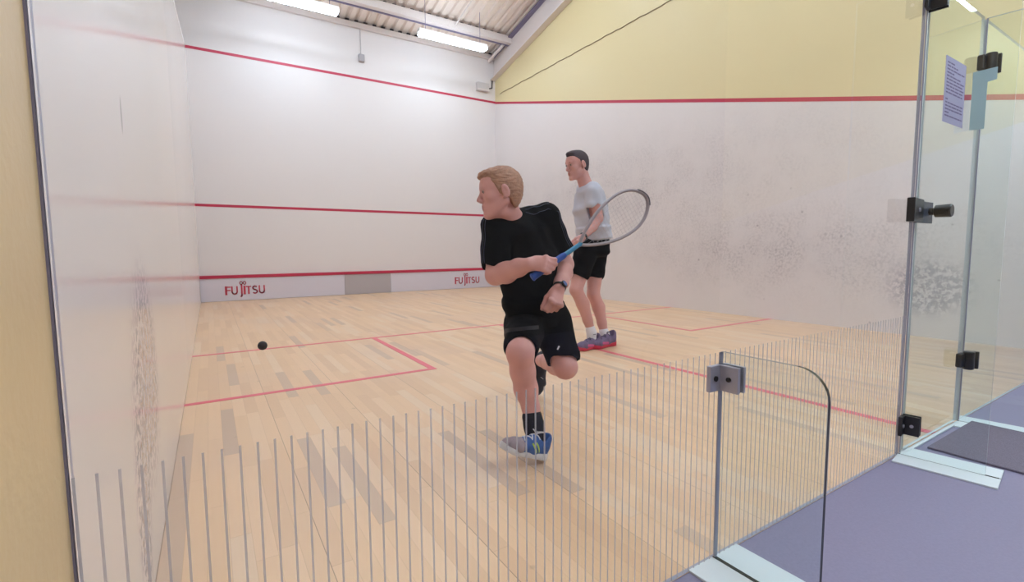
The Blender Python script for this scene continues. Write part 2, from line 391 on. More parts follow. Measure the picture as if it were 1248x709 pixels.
# dark blocks painted as the shaded gaps in the eave corrugations
ec = MB(); xx = XL
while xx < W-.2: ec.box((xx+.108, L-.03, EAVE+.02), (xx+.182, L+.02, EAVE+.07)); xx += pitch
cl = struct(ec.build('trim_4', M['dark_gap'])); struct(MB().box((XL, L-.06, EAVE-.09), (6.36, L, EAVE+.02), .006).build('trim_5', M['steel']))
ppl = MB(); xx = XL
while xx < 6.1: ppl.box((xx+.108, 8.985, roof_z(8.98)+.022), (xx+.182, 9.0, roof_z(8.98)+.07)); xx += pitch
struct(ppl.build('trim_6', M['dark_gap']))  # gap shade over the purlin, likewise built as dark blocks
def lamp(x, y, z, along='x', ln=1.55, lab='', em='lamp', hang=None):
    o = empty('strip_lamp', (x, y, z), lab, 'lamp', 'strip lamps')
    def B(mb, a, b, bv=0):
        if along == 'y': a, b = (a[1], a[0], a[2]), (b[1], b[0], b[2])
        return mb.box([p+q for p, q in zip((x, y, z), a)], [p+q for p, q in zip((x, y, z), b)], bv)
    h = ln/2
    B(MB(), (-h, -.065, .012), (h, .065, .08), .008).build('housing', M['housing'], o)
    B(MB(), (-h+.02, -.095, -.045), (h-.02, .095, .019), .02).build('diffuser', M[em], o, True)
    top = hang if hang else roof_z(y)+.03
    for sx in (-h*.8, h*.8):
        p = (x+sx, y) if along == 'x' else (x, y+sx)
        MB().tube([(*p, z+.07), (*p, top)], .005, 6).build('hanger', M['steel_dark'], o)
lamp(4.69, 8.51, 5.255, lab='lit strip lamp by the front wall, nearest the right corner', em='lamp_front')
lamp(1.62, 8.51, 5.255, lab='lit strip lamp by the front wall, left one at the top edge of the photo', em='lamp_front')
for i, (x, y) in enumerate(((1.8, 6.2), (4.5, 6.2), (.9, 3.4), (3.0, 3.4), (4.6, 2.2), (2.2, 1.2))):  # unseen lamps; the rear rows are added to brighten the near court
    lamp(x, y, roof_z(y)-.35, lab='lit strip lamp added high over the court to brighten it, out of the frame')
for x, y in ((1.6, -1.4), (3.7, -1.4)):
    lamp(x, y, 3.1, 'x', 1.5, 'lit strip lamp over the viewing area, behind the camera and out of the frame', hang=roof_z(y)+.03)
lamp(5.58, -.66, 3.06, 'x', 1.0, 'lit strip lamp by the right wall, seen as a glint in the door glass', hang=roof_z(-.66)+.03)
lamp(4.9, .4, 6.4, lab='unseen strip lamp added to brighten the back of the court, above the glass wall')  # added out of view, brightens the near end of the right wall
sn = empty('wall_sensor', (3.11, L, 4.99), 'small grey sensor box high on the front wall below its conduit', 'sensor')
MB().box((3.05, L-.08, 4.92), (3.17, L-.001, 5.07), .012).build('case', M['grey_plastic'], sn)
MB().tube([(3.11, L-.015, 5.07), (3.11, L-.015, 5.60)], .010, 8).build('conduit', M['white_plastic'], sn, True)
jb = empty('junction_box', (6.12, L, 4.88), 'white junction box on the front wall in the right corner above the red line', 'box')
MB().box((5.86, L-.10, 4.80), (6.18, L-.001, 4.99), .01).build('case', M['white_plastic'], jb)
MB().box((5.86, L-.104, 4.80), (6.18, L-.10, 4.84)).build('lid', M['steel'], jb)
MB().tube([(6.22, L-.02, 4.9), (6.30, L-.02, 4.92), (6.31, L-.02, 5.1)], .014, 8).build('gland', M['dark_gap'], jb, True)
pts = []; yy = 9.5
while yy > -1: pts.append((W-.006, yy, 4.745+.005*math.sin(yy*9)+.004*math.sin(yy*23))); yy -= .06
tag(MB().tube(pts, .008, 6).build('wall_cable', M['cable'], smooth=True), 'thin brown cable running along the yellow right wall above the red line', 'cable')
# ------------------------------------------------------------------ the glass back wall
GH = 2.06
def pane(mb, lo, hi, thin):
    """glass sheet: faces slot 0, edges slot 1"""
    (x0, y0, z0), (x1, y1, z1) = lo, hi
    vs = [(x, y, z) for x in (x0, x1) for y in (y0, y1) for z in (z0, z1)]
    fs = [[0, 1, 3, 2], [4, 6, 7, 5], [0, 4, 5, 1], [2, 3, 7, 6], [0, 2, 6, 4], [1, 5, 7, 3]]
    big = {0: (0, 1), 1: (2, 3)}[thin]
    return mb.add(vs, fs, [0 if i in big else 1 for i in range(6)])
gp = empty('glass_wall', (1.4, 0, 0), 'large clear glass wall panel with frosted lines along its lower part', 'glass wall')
pane(MB(), (.006, -.006, .001), (2.749, .006, GH), 1).build('pane', [M['glass'], M['edge_violet']], gp)
ln = MB(); x = .0075
while x < 2.74: ln.box((x-.0017, -.0075, .004), (x+.0017, -.0062, .629)); x += .02432
ln.build('frosted_lines', M['frost'], gp)
g2 = empty('glass_wall', (5, 0, 0), 'clear glass wall panel to the right of the door', 'glass wall')
pane(MB(), (3.522, -.006, .001), (W-.004, .006, GH), 1).build('pane', [M['glass_green'], M['edge']], g2)
def bracket(parent, x, z, m, h=.075, w=.06, name='clamp_plate'):
    """L clamp: one plate on the wall glass, one pair on the fin"""
    for lo, hi in (((x-w-.008, -.022, z-h/2), (x-.009, -.008, z+h/2)), ((x-.020, -.022-w, z-h/2), (x-.0075, -.010, z+h/2)), ((x+.0075, -.022-w, z-h/2), (x+.018, -.010, z+h/2))):
        MB().box(lo, hi, .002).build(name, m, parent)
    for a, b, r in (((x-w*.6-.008, -.026, z), (x-w*.6-.008, -.02, z), .008), ((x-.024, -.022-w*.5, z), (x-.018, -.022-w*.5, z), .007), ((x+.018, -.022-w*.5, z), (x+.022, -.022-w*.5, z), .007)):
        MB().tube([a, b], r, 12).build('bolt', M['black'] if m is M['alu'] else M['alu'], parent, True)
# low rounded fin
xf = 1.416
f1 = empty('glass_fin', (xf, -.15, 0), 'low glass support fin with a rounded top corner on a white floor plate', 'glass fin')
cr_ = .075; poly = [(-.012, .006), (-.012, .632)]; OUT = -.30
poly += [(OUT+cr_+cr_*math.cos(a), .632-cr_+cr_*math.sin(a)) for a in [math.pi/2+math.pi/2*i/8 for i in range(9)]]+[(OUT, .006)]
MB().prism(poly, 0, xf-.006, xf+.006, 0, [2, 3]+[1]*(len(poly)-2)).build('pane', [M['glass_green'], M['edge_dark'], M['edge_violet'], M['edge_grey']], f1)
MB().prism([(-.0085, .01), (-.0085, .63), (-.0118, .63), (-.0118, .01)], 0, xf-.008, xf+.008).build('edge_seal', M['edge_violet'], f1)
bracket(f1, xf, .56, M['alu'], .075, .055)
def plates(parent, x, far=-.33, wd=.115):
    MB().box((x-wd, far, -.002), (x-.006, -.004, .005), .001).build('floor_plate', M['plate'], parent)
    MB().box((x+.006, far, -.002), (x+wd, -.004, .005), .001).build('floor_plate', M['plate'], parent)
    MB().box((x-.004, far+.005, -.002), (x+.004, -.004, .0055)).build('floor_channel', M['edge_dark'], parent)
plates(f1, xf, -.45)
def tall_fin(x, lab, clamps=True):
    o = empty('glass_fin', (x, -.012, 0), lab, 'glass fin')
    pane(MB(), (x-.006, -.285, .006), (x+.006, -.012, GH), 0).build('pane', [M['glass_green'], M['edge_glint']], o)
    MB().box((x-.004, -.0118, .01), (x+.004, -.0062, GH)).build('edge_seal', M['edge_violet'], o)
    plates(o, x)
    for z in ((.145, 1.945) if clamps else ()): bracket(o, x, z, M['black'], .085, .052)
    return o
f2 = tall_fin(2.757, 'tall glass fin with black clamps on the latch side of the door')
f3 = tall_fin(3.514, 'tall glass fin farther right, on the hinge side of the door', False)
# the door
dr = empty('door_1', (3.50, 0, 0), None, None); dr['kind'] = 'structure'
pane(MB(), (2.800, -.006, .012), (3.484, .006, GH), 1).build('pane', [M['glass_green'], M['edge']], dr)
sb = MB().box((2.612, -.034, 1.034), (2.785, -.0065, 1.132), .003).build('strike_box', M['black'], f2)
MB().tube([(2.70, -.038, 1.085), (2.70, -.033, 1.085)], .009, 14).build('keyhole', M['alu'], sb, True)
lk = MB().box((2.806, -.014, 1.034), (2.945, -.0065, 1.128), .002).build('latch_plate', M['gunmetal'], dr)
MB().tube([(2.905, -.014, 1.086), (2.905, -.030, 1.086), (2.905, -.036, 1.086), (2.905, -.088, 1.086), (2.905, -.092, 1.086)], [.016, .016, .027, .029, .025], 20).build('knob', M['black'], lk, True)
for z in (.345, 1.825):
    MB().box((3.405, -.034, z-.036), (3.468, -.0065, z+.036), .006).build('hinge', M['black'], dr)
    hb = MB().box((3.482, -.072, z-.045), (3.507, -.020, z+.045), .004).build('hinge_block', M['black'], f3)
    MB().tube([(3.460, -.036, z-.047), (3.460, -.036, z-.043), (3.460, -.036, z+.043), (3.460, -.036, z+.047)], [.020, .024, .024, .020], 16).build('hinge_barrel', M['black'], hb, True)
f2.rotation_euler.z = math.radians(8); f3.rotation_euler.z = math.radians(8)
# notices taped on the glass
nt = empty('paper_notice', (3.13, -.007, 1.495), 'lilac printed paper notice taped to the door glass', 'notice')
MB().box((3.005, -.0078, 1.495), (3.265, -.0066, 1.783)).build('sheet', M['paper'], nt)
pr = MB(); p2_ = MB(); z = 1.755
while z > 1.515:
    x0 = 3.025; 
    if not (1.60 < z < 1.615):
        while x0 < 3.235:
            w_ = random.uniform(.02, .06); (pr if z > 1.6 else p2_).box((x0, -.0084, z), (min(x0+w_, 3.245), -.0079, z+.006)); x0 += w_+.008
            if random.random() < .12: break
    z -= .0145
pr.build('print', M['ink'], nt); p2_.build('print', M['ink'], nt)
pb = MB().prism([(-.0075, 1.772), (-.0075, 1.497), (-.062, 1.494), (-.062, 1.712), (-.094, 1.716), (-.094, 1.773)], 0, 3.362, 3.3634)
tag(pb.build('paper_sheet', M['paper_blue']), 'pale blue paper sheet sticking out from the door glass beside the lilac notice', 'notice')
mt = MB().box((2.945, -1.25, -.002), (3.56, -.05, .008), .003).build('floor_mat', M['mat'])
tag(mt, 'charcoal rectangular doormat on the violet floor before the glass door', 'mat')
# ------------------------------------------------------------------ squash ball
b = empty('squash_ball', (.354, 1.497, .519), 'small black rubber squash ball flying in mid air near the left wall', 'ball')
MB().ball((.354, 1.497, .519), .0198).build('shell', M['ball'], b, True)
# ------------------------------------------------------------------ implicit surfaces for bodies and clothes
def sm(a, b, k):
    if k <= 0: return np.minimum(a, b)
    h = np.clip(.5+.5*(a-b)/k, 0, 1); return a*(1-h)+b*h-k*h*(1-h)
class Vol:
    def __init__(s, h): s.h = h; s.p = []
    # each primitive: (fn, lo, hi, k, sign)
    def rc(s, a, b, ra, rb, k=.02, sign=1):
        a, b = np.array(a, float), np.array(b, float); ab = b-a; L2 = max(ab@ab, 1e-9)
        def fn(X, Y, Z):
            x, y, z = X-a[0], Y-a[1], Z-a[2]
            t = np.clip((x*ab[0]+y*ab[1]+z*ab[2])/L2, 0, 1)
            return np.sqrt((x-t*ab[0])**2+(y-t*ab[1])**2+(z-t*ab[2])**2)-(ra+(rb-ra)*t)
        r = max(ra, rb); s.p.append((fn, np.minimum(a, b)-r, np.maximum(a, b)+r, k, sign)); return s
    def chain(s, pts, k=.02):
        for (a, ra), (b, rb) in zip(pts, pts[1:]): s.rc(a, b, ra, rb, k)
        return s
    def ec(s, a, b, side, ra, rb, k=.03, cap=.5):
        """tapered tube of elliptical section; ra, rb = (half width along side, half depth)"""
        a, b = np.array(a, float), np.array(b, float); ab = b-a; ln = np.linalg.norm(ab); t_ = ab/ln
        u = np.array(side, float); u = u-t_*(u@t_); u /= np.linalg.norm(u); v = np.cross(t_, u)
        def fn(X, Y, Z):
            x, y, z = X-a[0], Y-a[1], Z-a[2]
            w = x*t_[0]+y*t_[1]+z*t_[2]; t = np.clip(w/ln, 0, 1); ov = w-t*ln
            q = (x*u[0]+y*u[1]+z*u[2]); p = (x*v[0]+y*v[1]+z*v[2])
            ru = ra[0]+(rb[0]-ra[0])*t; rv = ra[1]+(rb[1]-ra[1])*t; rw = cap*np.minimum(ru, rv)
            return (np.sqrt((q/ru)**2+(p/rv)**2+(ov/rw)**2)-1)*np.minimum(ru, rv)
        r = max(ra+rb); s.p.append((fn, np.minimum(a, b)-r, np.maximum(a, b)+r, k, 1)); return s
    def el(s, c, ax, rad, k=.02, sign=1):
        c = np.array(c, float); A = [np.array(q, float) for q in ax]; rad = list(rad)
        def fn(X, Y, Z):
            x, y, z = X-c[0], Y-c[1], Z-c[2]; k0 = 0; k1 = 0
            for q, r in zip(A, rad):
                w = (x*q[0]+y*q[1]+z*q[2])/r; k0 = k0+w*w; k1 = k1+(w/r)**2
            k0 = np.sqrt(k0); k1 = np.sqrt(k1)+1e-9
            return k0*(k0-1)/k1
        r = max(rad); s.p.append((fn, c-r, c+r, k, sign)); return s
    def fn(s, f, lo, hi, k, sign=1): s.p.append((f, np.array(lo, float), np.array(hi, float), k, sign)); return s
    def mesh(s, post=None):
        pos = [p for p in s.p if p[4] > 0]; h = s.h
        lo = np.min([p[1] for p in pos], axis=0)-3*h-.01; hi = np.max([p[2] for p in pos], axis=0)+3*h+.01
        n = np.ceil((hi-lo)/h).astype(int)+1
        ax = [(lo[i]+h*np.arange(n[i])).astype(np.float32) for i in range(3)]
        d = np.full(tuple(n), .3, np.float32)
        for f, a, b, k, sg in s.p:
            pad = k+.012+2*h
            i0 = np.maximum(((a-pad-lo)/h).astype(int), 0); i1 = np.minimum(((b+pad-lo)/h).astype(int)+2, n)
            if (i1 <= i0).any(): continue
            sl = tuple(slice(i0[j], i1[j]) for j in range(3))
            v = f(ax[0][sl[0]][:, None, None], ax[1][sl[1]][None, :, None], ax[2][sl[2]][None, None, :]).astype(np.float32)
            d[sl] = sm(d[sl], v, k) if sg > 0 else -sm(-d[sl], v, k)
        if post is not None: d = post(d, ax[0][:, None, None], ax[1][None, :, None], ax[2][None, None, :]).astype(np.float32)
        return surfnet(d, lo, h)
def surfnet(d, lo, h):
    I = d < 0; nx, ny, nz = d.shape
    cnt = np.zeros((nx-1, ny-1, nz-1), np.int8)
    C = [(i, j, k) for i in (0, 1) for j in (0, 1) for k in (0, 1)]
    for i, j, k in C: cnt += I[i:nx-1+i, j:ny-1+j, k:nz-1+k]
    cells = np.argwhere((cnt > 0) & (cnt < 8)); del cnt
    idx = np.full((nx-1, ny-1, nz-1), -1, np.int32); idx[tuple(cells.T)] = np.arange(len(cells))
    acc = np.zeros((len(cells), 3)); num = np.zeros(len(cells))
    val = {c: d[cells[:, 0]+c[0], cells[:, 1]+c[1], cells[:, 2]+c[2]] for c in C}
    for c in C:
        for a in range(3):
            if c[a] == 0:
                e = list(c); e[a] = 1; e = tuple(e); va, vb = val[c], val[e]
                cr = (va < 0) != (vb < 0); t = np.where(cr, va/np.where(cr, va-vb, 1), 0)
                p = np.array(c, float)[None, :].repeat(len(cells), 0); p[:, a] += t
                acc[cr] += p[cr]; num[cr] += 1
    V = lo+(cells+acc/num[:, None])*h
    F = []
    for a in range(3):
        b, c = (a+1) % 3, (a+2) % 3
        s0 = [slice(None)]*3; s1 = [slice(None)]*3; s0[a] = slice(0, -1); s1[a] = slice(1, None)
        A, B = I[tuple(s0)], I[tuple(s1)]; e = np.argwhere(A != B)
        dims = np.array(d.shape)-1
        e = e[(e[:, b] > 0) & (e[:, c] > 0) & (e[:, b] < dims[b]) & (e[:, c] < dims[c])]
        fl = A[tuple(e.T)]
        q = []
        for db, dc in ((-1, -1), (0, -1), (0, 0), (-1, 0)):
            f = e.copy(); f[:, b] += db; f[:, c] += dc; q.append(idx[tuple(f.T)])
        q = np.stack(q, 1); q[~fl] = q[~fl][:, ::-1]; F.append(q)
    return V, np.concatenate(F)
def vmesh(name, vol, mats, parent, post=None, paint=None, smooth_it=1):
    V, Fc = vol.mesh(post)
    for _ in range(smooth_it):                    # one relaxing pass
        acc = np.zeros_like(V); num = np.zeros(len(V))
        for i in range(4):
            a, b = Fc[:, i], Fc[:, (i+1) % 4]
            np.add.at(acc, a, V[b]); np.add.at(acc, b, V[a]); np.add.at(num, a, 1); np.add.at(num, b, 1)
        V = V*.5+.5*acc/num[:, None]
    me = bpy.data.meshes.new(name); me.from_pydata(V.tolist(), [], Fc.tolist())
    o = link(name, me, mats, parent, True)
    if paint is not None:
        cen = V[Fc].mean(1); mi = paint(cen).astype(np.int32)
        me.polygons.foreach_set('material_index', mi)
    return o
def wrinkle(amp, f=60, seed=0):
    def post(d, X, Y, Z):
        w = np.sin(f*(Z+.35*X)+2.2*np.sin(f*.31*(X+Y))+seed)*np.sin(f*.43*(X-Y+.4*Z)+1.3*np.sin(f*.2*Z)+seed*2)
        return d+amp*w
    return post
def nrm(v): return Vector(v).normalized()
def head_frame(f, up):
    f = nrm(f); s = nrm(f.cross(Vector(up))); u = nrm(s.cross(f)); return f, s, u     # s = the person's right
def add_head(v, o, f, s, u, k):
    def P(a, b, c): return o+(f*a+s*b+u*c)*k
    A = (f, s, u)
    v.el(P(-.012, 0, .038), A, (.098*k, .076*k, .086*k), .02)
    v.el(P(.035, 0, -.040), A, (.056*k, .056*k, .078*k), .03)
    v.el(P(.062, 0, .035), A, (.034*k, .055*k, .05*k), .03)
    for sg in (-1, 1):
        v.rc(P(-.008, sg*.054, -.045), P(.066, sg*.016, -.102), .019*k, .016*k, .025)
        v.el(P(.062, sg*.042, -.018), A, (.024*k, .020*k, .02*k), .02)
    v.rc(P(.078, -.010, -.103), P(.078, .010, -.103), .016*k, .016*k, .015)
    v.rc(P(.086, -.034, .027), P(.086, .034, .027), .010*k, .010*k, .012)
    for sg in (-1, 1):
        v.el(P(.099, sg*.031, .009), A, (.014*k, .017*k, .010*k), .008, -1)
        v.el(P(.080, sg*.031, .008), A, (.013*k, .014*k, .010*k), .003)
    v.rc(P(.090, 0, .012), P(.112, 0, -.027), .008*k, .011*k, .010)
    for sg in (-1, 1): v.el(P(.100, sg*.012, -.034), A, (.012*k, .009*k, .008*k), .006)
    v.el(P(.080, 0, -.064), A, (.017*k, .028*k, .022*k), .015)
    v.rc(P(.092, -.016, -.058), P(.092, .016, -.058), .0055*k, .0055*k, .006)
    v.rc(P(.090, -.015, -.070), P(.090, .015, -.070), .0065*k, .0065*k, .006)
    v.rc(P(.099, -.020, -.064), P(.099, .020, -.064), .0018*k, .0018*k, .002, -1)
    for sg in (-1, 1):
        v.el(P(-.010, sg*.080, .000), (nrm(f*.9-u*.25), nrm(s), nrm(u*.95+f*.2)), (.019*k, .010*k, .033*k), .006)
        v.el(P(-.004, sg*.090, .001), A, (.009*k, .008*k, .017*k), .005, -1)
        v.el(P(-.004, sg*.078, -.026), A, (.009*k, .008*k, .010*k), .006)
    return P
def hair_vol(o, f, s, u, k, h, t, line, extra=None, strand=.003):
    v = Vol(h); A = (f, s, u); fo, so, uo = [np.array(q) for q in (f, s, u)]; oo = np.array(o)
    v.el(o+(f*-.012+u*.038)*k, A, ((.098+t)*k, (.076+t*.8)*k, (.086+t)*k), .01)
    v.el(o+(f*-.045+u*-.015)*k, A, ((.055+t*.6)*k, (.060+t*.5)*k, (.07)*k), .03)
    if extra: extra(v, lambda a, b, c: o+(f*a+s*b+u*c)*k)
    us, fs = zip(*line)
    def post(d, X, Y, Z):
        x, y, z = X-oo[0], Y-oo[1], Z-oo[2]
        a = (x*fo[0]+y*fo[1]+z*fo[2])/k; b = (x*so[0]+y*so[1]+z*so[2])/k; c = (x*uo[0]+y*uo[1]+z*uo[2])/k
        lim = np.interp(c, us, fs)
        st = strand*np.sin(220*b+40*a+9*np.sin(60*c))*np.cos(150*c-60*a)
        return np.maximum(d+st, (a-lim)*k*.8)
    return v, post
def face_bits(root, P, k, f, s, u, browm):
    for sg in (-1, 1):
        e = MB()
        c = P(.0852, sg*.031, .008); e.ball(c, .0104*k, 0, 16)
        pc = c+f*.0044*k; e.ball(pc, .0072*k, 1, 12)
        e.build('eye', [M['eye'], M['iris']], root, True)
        MB().tube([P(.0965, sg*.014, .027), P(.0965, sg*.028, .031), P(.089, sg*.044, .028)], [.0022*k, .0028*k, .0018*k], 8).build('eyebrow', browm, root, True)
def add_hand(v, w, d, n, t, sc=1.0, curl=(35, 55, 40), spread=.0, thumb=((.5, .6, .3), (.8, .2, .35)), kb=.010, curls=None, arch=0):
    """palm and five fingers; d along the hand, n out of the palm, t towards the thumb"""
    d = nrm(d); n = nrm(n-d*n.dot(d)); t0 = nrm(d.cross(n)); t = t0 if t0.dot(t) > 0 else -t0
    w = Vector(w)
    v.ec(w+d*.005*sc, w+d*.078*sc, t, (.026*sc, .019*sc), (.038*sc, .0135*sc), .012, .6)
    v.el(w+d*.035*sc+t*.024*sc+n*.008*sc, (d, t, n), (.030*sc, .016*sc, .015*sc), .012)
    ln = (.043, .047, .044, .034); rr = (.0090, .0093, .0090, .0080); tips = []
    for i in range(4):
        b = w+d*(.082-.004*abs(i-1))*sc+t*(.028-.0187*i)*sc
        ax = nrm(d+t*spread*(1.5-i)); ang = 0; p = b; c3 = curls[i] if curls else curl
        for j, fr in enumerate((1, .62, .5)):
            ang += math.radians(c3[j]); q = p+(ax*math.cos(ang)+n*math.sin(ang))*ln[i]*fr*sc
            v.rc(p, q, rr[i]*sc*(1-.08*j), rr[i]*sc*(1-.08*(j+1)), .005 if j else kb); p = q
        v.el(b-n*.004*sc, (d, t, n), (.011*sc, .0098*sc, .009*sc), .008); tips.append(p)
    p = w+d*.028*sc+t*.026*sc+n*.006*sc; L3 = (.036, .032, .024)
    for j, dirv in enumerate((thumb[0], thumb[1], thumb[1])):
        q = p+nrm(d*dirv[0]+t*dirv[1]+n*dirv[2])*L3[j]*sc
        v.rc(p, q, (.0125-.0015*j)*sc, (.011-.0015*j)*sc, .007); p = q
    return tips
def add_shoe(root, heel, toe, up, sc, mats, laces=None, tread=True, flash=None):
    """heel = lower rear point of the sole, toe = lower front point"""
    heel, toe = Vector(heel), Vector(toe); x = nrm(toe-heel); y = nrm(Vector(up).cross(x)); z = nrm(x.cross(y)); ln = (toe-heel).length
    k = ln/.29
    def P(a, b, c): return heel+(x*a+y*b+z*c)*k
    A = (x, y, z); v = Vol(.0045*sc)
    v.ec(P(.035, 0, .050), P(.11, 0, .050), y, (.033*k, .044*k), (.039*k, .042*k), .02, .75)
    v.ec(P(.11, 0, .048), P(.21, 0, .034), y, (.040*k, .042*k), (.048*k, .034*k), .02, .6)
    v.ec(P(.21, 0, .038), P(.250, .0, .036), y, (.046*k, .034*k), (.036*k, .030*k), .02, 1.0)
    v.rc(P(.045, 0, .075), P(.040, 0, .098), .036*k, .034*k, .02)
    v.rc(P(.10, 0, .082), P(.17, 0, .058), .020*k, .016*k, .02)
    v.rc(P(.058, 0, .09), P(.058, 0, .14), .027*k, .032*k, .006, -1)
    hz = np.array(heel); zz = np.array(z)
    def post(dd, X, Y, Z):
        c = (X-hz[0])*zz[0]+(Y-hz[1])*zz[1]+(Z-hz[2])*zz[2]; return np.maximum(dd, .014*k-c)
    xx_ = np.array(x)
    def paint(cen):
        a = ((cen-hz)@xx_)/k; return np.where(a > .185, 1, 0)
    shoe = vmesh('shoe', v, [mats[0], mats[1]], root, post, paint)
    so = MB(); n = 28; rings = []
    def wdt(a): return np.interp(a, [0, .02, .05, .12, .20, .25, .28, .29], [.012, .030, .036, .034, .048, .042, .024, .006])*k
    As = [.29*(1-math.cos(math.pi*i/n))/2 for i in range(n+1)]
    prof = [(0, .002, .90), (.003, 0, .97), (.014, 0, 1.03), (.026, 0, .98), (.027, 0, .8)]
    vs = []; fs = []
    for a in As:
        spring = .018*max(0, (a-.22)/.07)**2
        for sg in (1, -1):
            for (hh, _, ww) in (prof if sg > 0 else prof[::-1]):
                hgt = hh*(1.0+.35*(a < .10)*(1-a/.10))
                vs.append(P(a, sg*wdt(a)/k*ww, hgt+spring))
    m_ = 2*len(prof)
    for i in range(n):
        for j in range(m_): fs.append([i*m_+j, i*m_+(j+1) % m_, (i+1)*m_+(j+1) % m_, (i+1)*m_+j])
    fs += [list(range(m_)), [n*m_+j for j in range(m_)][::-1]]
    so.add(vs, fs)
    so.build('sole', mats[2], shoe, True)
    bv = BVHTree.FromObject(shoe, bpy.context.evaluated_depsgraph_get())
    if laces:
        lm = MB()
        for i in range(4):
            a = .105+.022*i; pts = []
            for b in np.linspace(-.026, .026, 9):
                hit = bv.ray_cast(P(a+.012*(1 if i % 2 else -1)*b/.026, b, .2), -z)
                if hit[0] is not None: pts.append(hit[0]+z*.002)
            if len(pts) > 2: lm.tube(pts, .0028*k, 6)
        top = bv.ray_cast(P(.10, 0, .2), -z)[0]
        if top is not None:
            for sg in (-1, 1):
                loop = [top+(x*.012*math.sin(q)*.8+y*sg*.028*(1-math.cos(q))*.8+z*(.004+.022*math.sin(q/2)))*k for q in np.linspace(0, 2*math.pi, 14)]
                lm.tube(loop, .0026*k, 6)
        if lm.v: lm.build('laces', laces, shoe, True)
    if flash:
        for (a0, c0, a1, c1, wd, mm) in flash:
            for sg in (-1, 1):
                fm = MB()
                pts = []
                for q in np.linspace(0, 1, 7):
                    hit = bv.ray_cast(P(a0+(a1-a0)*q, sg*.2, c0+(c1-c0)*q), -y*sg)
                    if hit[0] is not None: pts.append(hit[0]+y*sg*.001)
                if len(pts) > 2: fm.tube(pts, [(wd*k, .0016)]*len(pts), 8, 0, flat=z); fm.build('side_stripe', mm, shoe, True)
    return shoe
def ribbon(bv, starts, aims, wd, th, up, mb):
    pts = []
    for a, b in zip(starts, aims):
        hit = bv.ray_cast(Vector(a), (Vector(b)-Vector(a)).normalized())
        if hit[0] is not None: pts.append(hit[0]+hit[1]*.0008)
    for (a, b) in zip(pts, pts[1:]):
        if (b-a).length < .2: mb.tube([a, b], [(wd, th)]*2, 6, 0, flat=up)
# ------------------------------------------------------------------ the near player
p1 = empty('person', (1.45, 1.0, 0), 'person in black shirt and shorts lunging towards the glass with a racket across his body', 'person')
H1 = .004
SR, SLf = at(605, 276, 2.24), at(666, 266, 2.40)
ER, WR = at(604, 335, 2.20), at(645, 322, 2.02)
EL, WL = at(689, 322, 2.50), at(681, 352, 2.30)
HC = at(636, 396, 2.50); HR, HL = at(641, 397, 2.46), at(672, 394, 2.54)
KR, AR = at(634, 430, 2.06), at(650, 513, 2.14)
KL, AL = at(689, 447, 2.42), at(657, 439, 2.92)
Wd = nrm(SLf-SR)
f, s, u = head_frame(-R_*.97-F_*.22-U_*.10, U_*.97-R_*.10)
ho = at(610, 235.0, 2.16); hk = .92
b = Vol(H1)
b.ec(at(636, 281, 2.34), at(642, 320, 2.38), Wd, (.135, .085), (.145, .10), .04)
b.ec(at(642, 320, 2.38), at(655, 385, 2.48), Wd, (.135, .09), (.14, .10), .04)
b.rc(at(630, 270, 2.30), SR, .045, .05, .03).rc(at(632, 268, 2.32), SLf, .045, .05, .03)
b.rc(at(618, 254, 2.21), at(626, 272, 2.30), .052, .056, .02)
b.rc(at(614, 256, 2.19), at(620, 268, 2.26), .036, .046, .03)
b.chain([(SR, .048), (at(604, 308, 2.22), .047), (ER, .044)], .02)
b.chain([(ER, .046), (at(617, 332, 2.14), .047), (at(632, 326, 2.07), .038), (WR, .029)], .02)
b.chain([(SLf, .048), (at(680, 297, 2.46), .046), (EL, .041)], .02)
b.chain([(EL, .042), (at(687, 333, 2.43), .043), (at(684, 344, 2.36), .035), (WL, .028)], .02)
b.chain([(HR, .09), (at(637, 415, 2.24), .078), (KR, .058)], .03)
b.el(KR+U_*.012-F_*.018, (R_, F_, U_), (.042, .04, .045), .03)
b.chain([(KR, .056), (at(637, 452, 2.10), .054), (at(641, 474, 2.14), .052), (at(647, 497, 2.15), .038), (AR, .034), (at(653, 535, 2.13), .034)], .02)
b.chain([(HL, .09), (at(681, 420, 2.48), .082), (KL, .060)], .03)
b.chain([(KL, .058), (at(678, 444, 2.58), .055), (at(668, 440, 2.75), .047), (AL, .034), (at(656, 452, 2.95), .03)], .02)
P = add_head(b, ho, f, s, u, hk)
# right hand on the racket grip, left hand hanging loosely closed
ra, rt = at(648, 338.5, 2.01), at(788, 241, 2.17)                 # racket butt and tip
rax = nrm(rt-ra)
nR = nrm(F_*.85-U_*.35); dR = nrm(at(672, 321, 1.99)-WR)
add_hand(b, WR-dR*.004, dR, nR, U_, .98, thumb=((.75, .35, .75), (.85, .1, .6)), curls=((38, 62, 45), (48, 70, 50), (56, 75, 50), (62, 78, 50)))
dL = nrm(at(675, 380, 2.24)-WL)
add_hand(b, WL-dL*.004, dL, nrm(F_*.9-R_*.35), -R_, 1.08, curls=((48, 60, 40), (55, 65, 45), (60, 65, 45), (60, 70, 45)), thumb=((.85, .35, .5), (.9, -.1, .5)))
lipc = np.array(P(.095, 0, -.064))
def lip_paint(rad):
    def f_(cen): return np.where(np.linalg.norm((cen-lipc)*1.0, axis=1) < rad, 1, 0)
    return f_
vmesh('body', b, [M['skin1'], M['lip1']], p1, None, lip_paint(.0165))
face_bits(p1, P, hk, f, s, u, M['brow1'])
line1 = [(-.12, -.2), (-.085, -.07), (-.06, -.045), (-.032, -.03), (-.026, .010), (.0, .022), (.03, .036), (.055, .052), (.072, .066), (.082, .14), (.2, .2)]
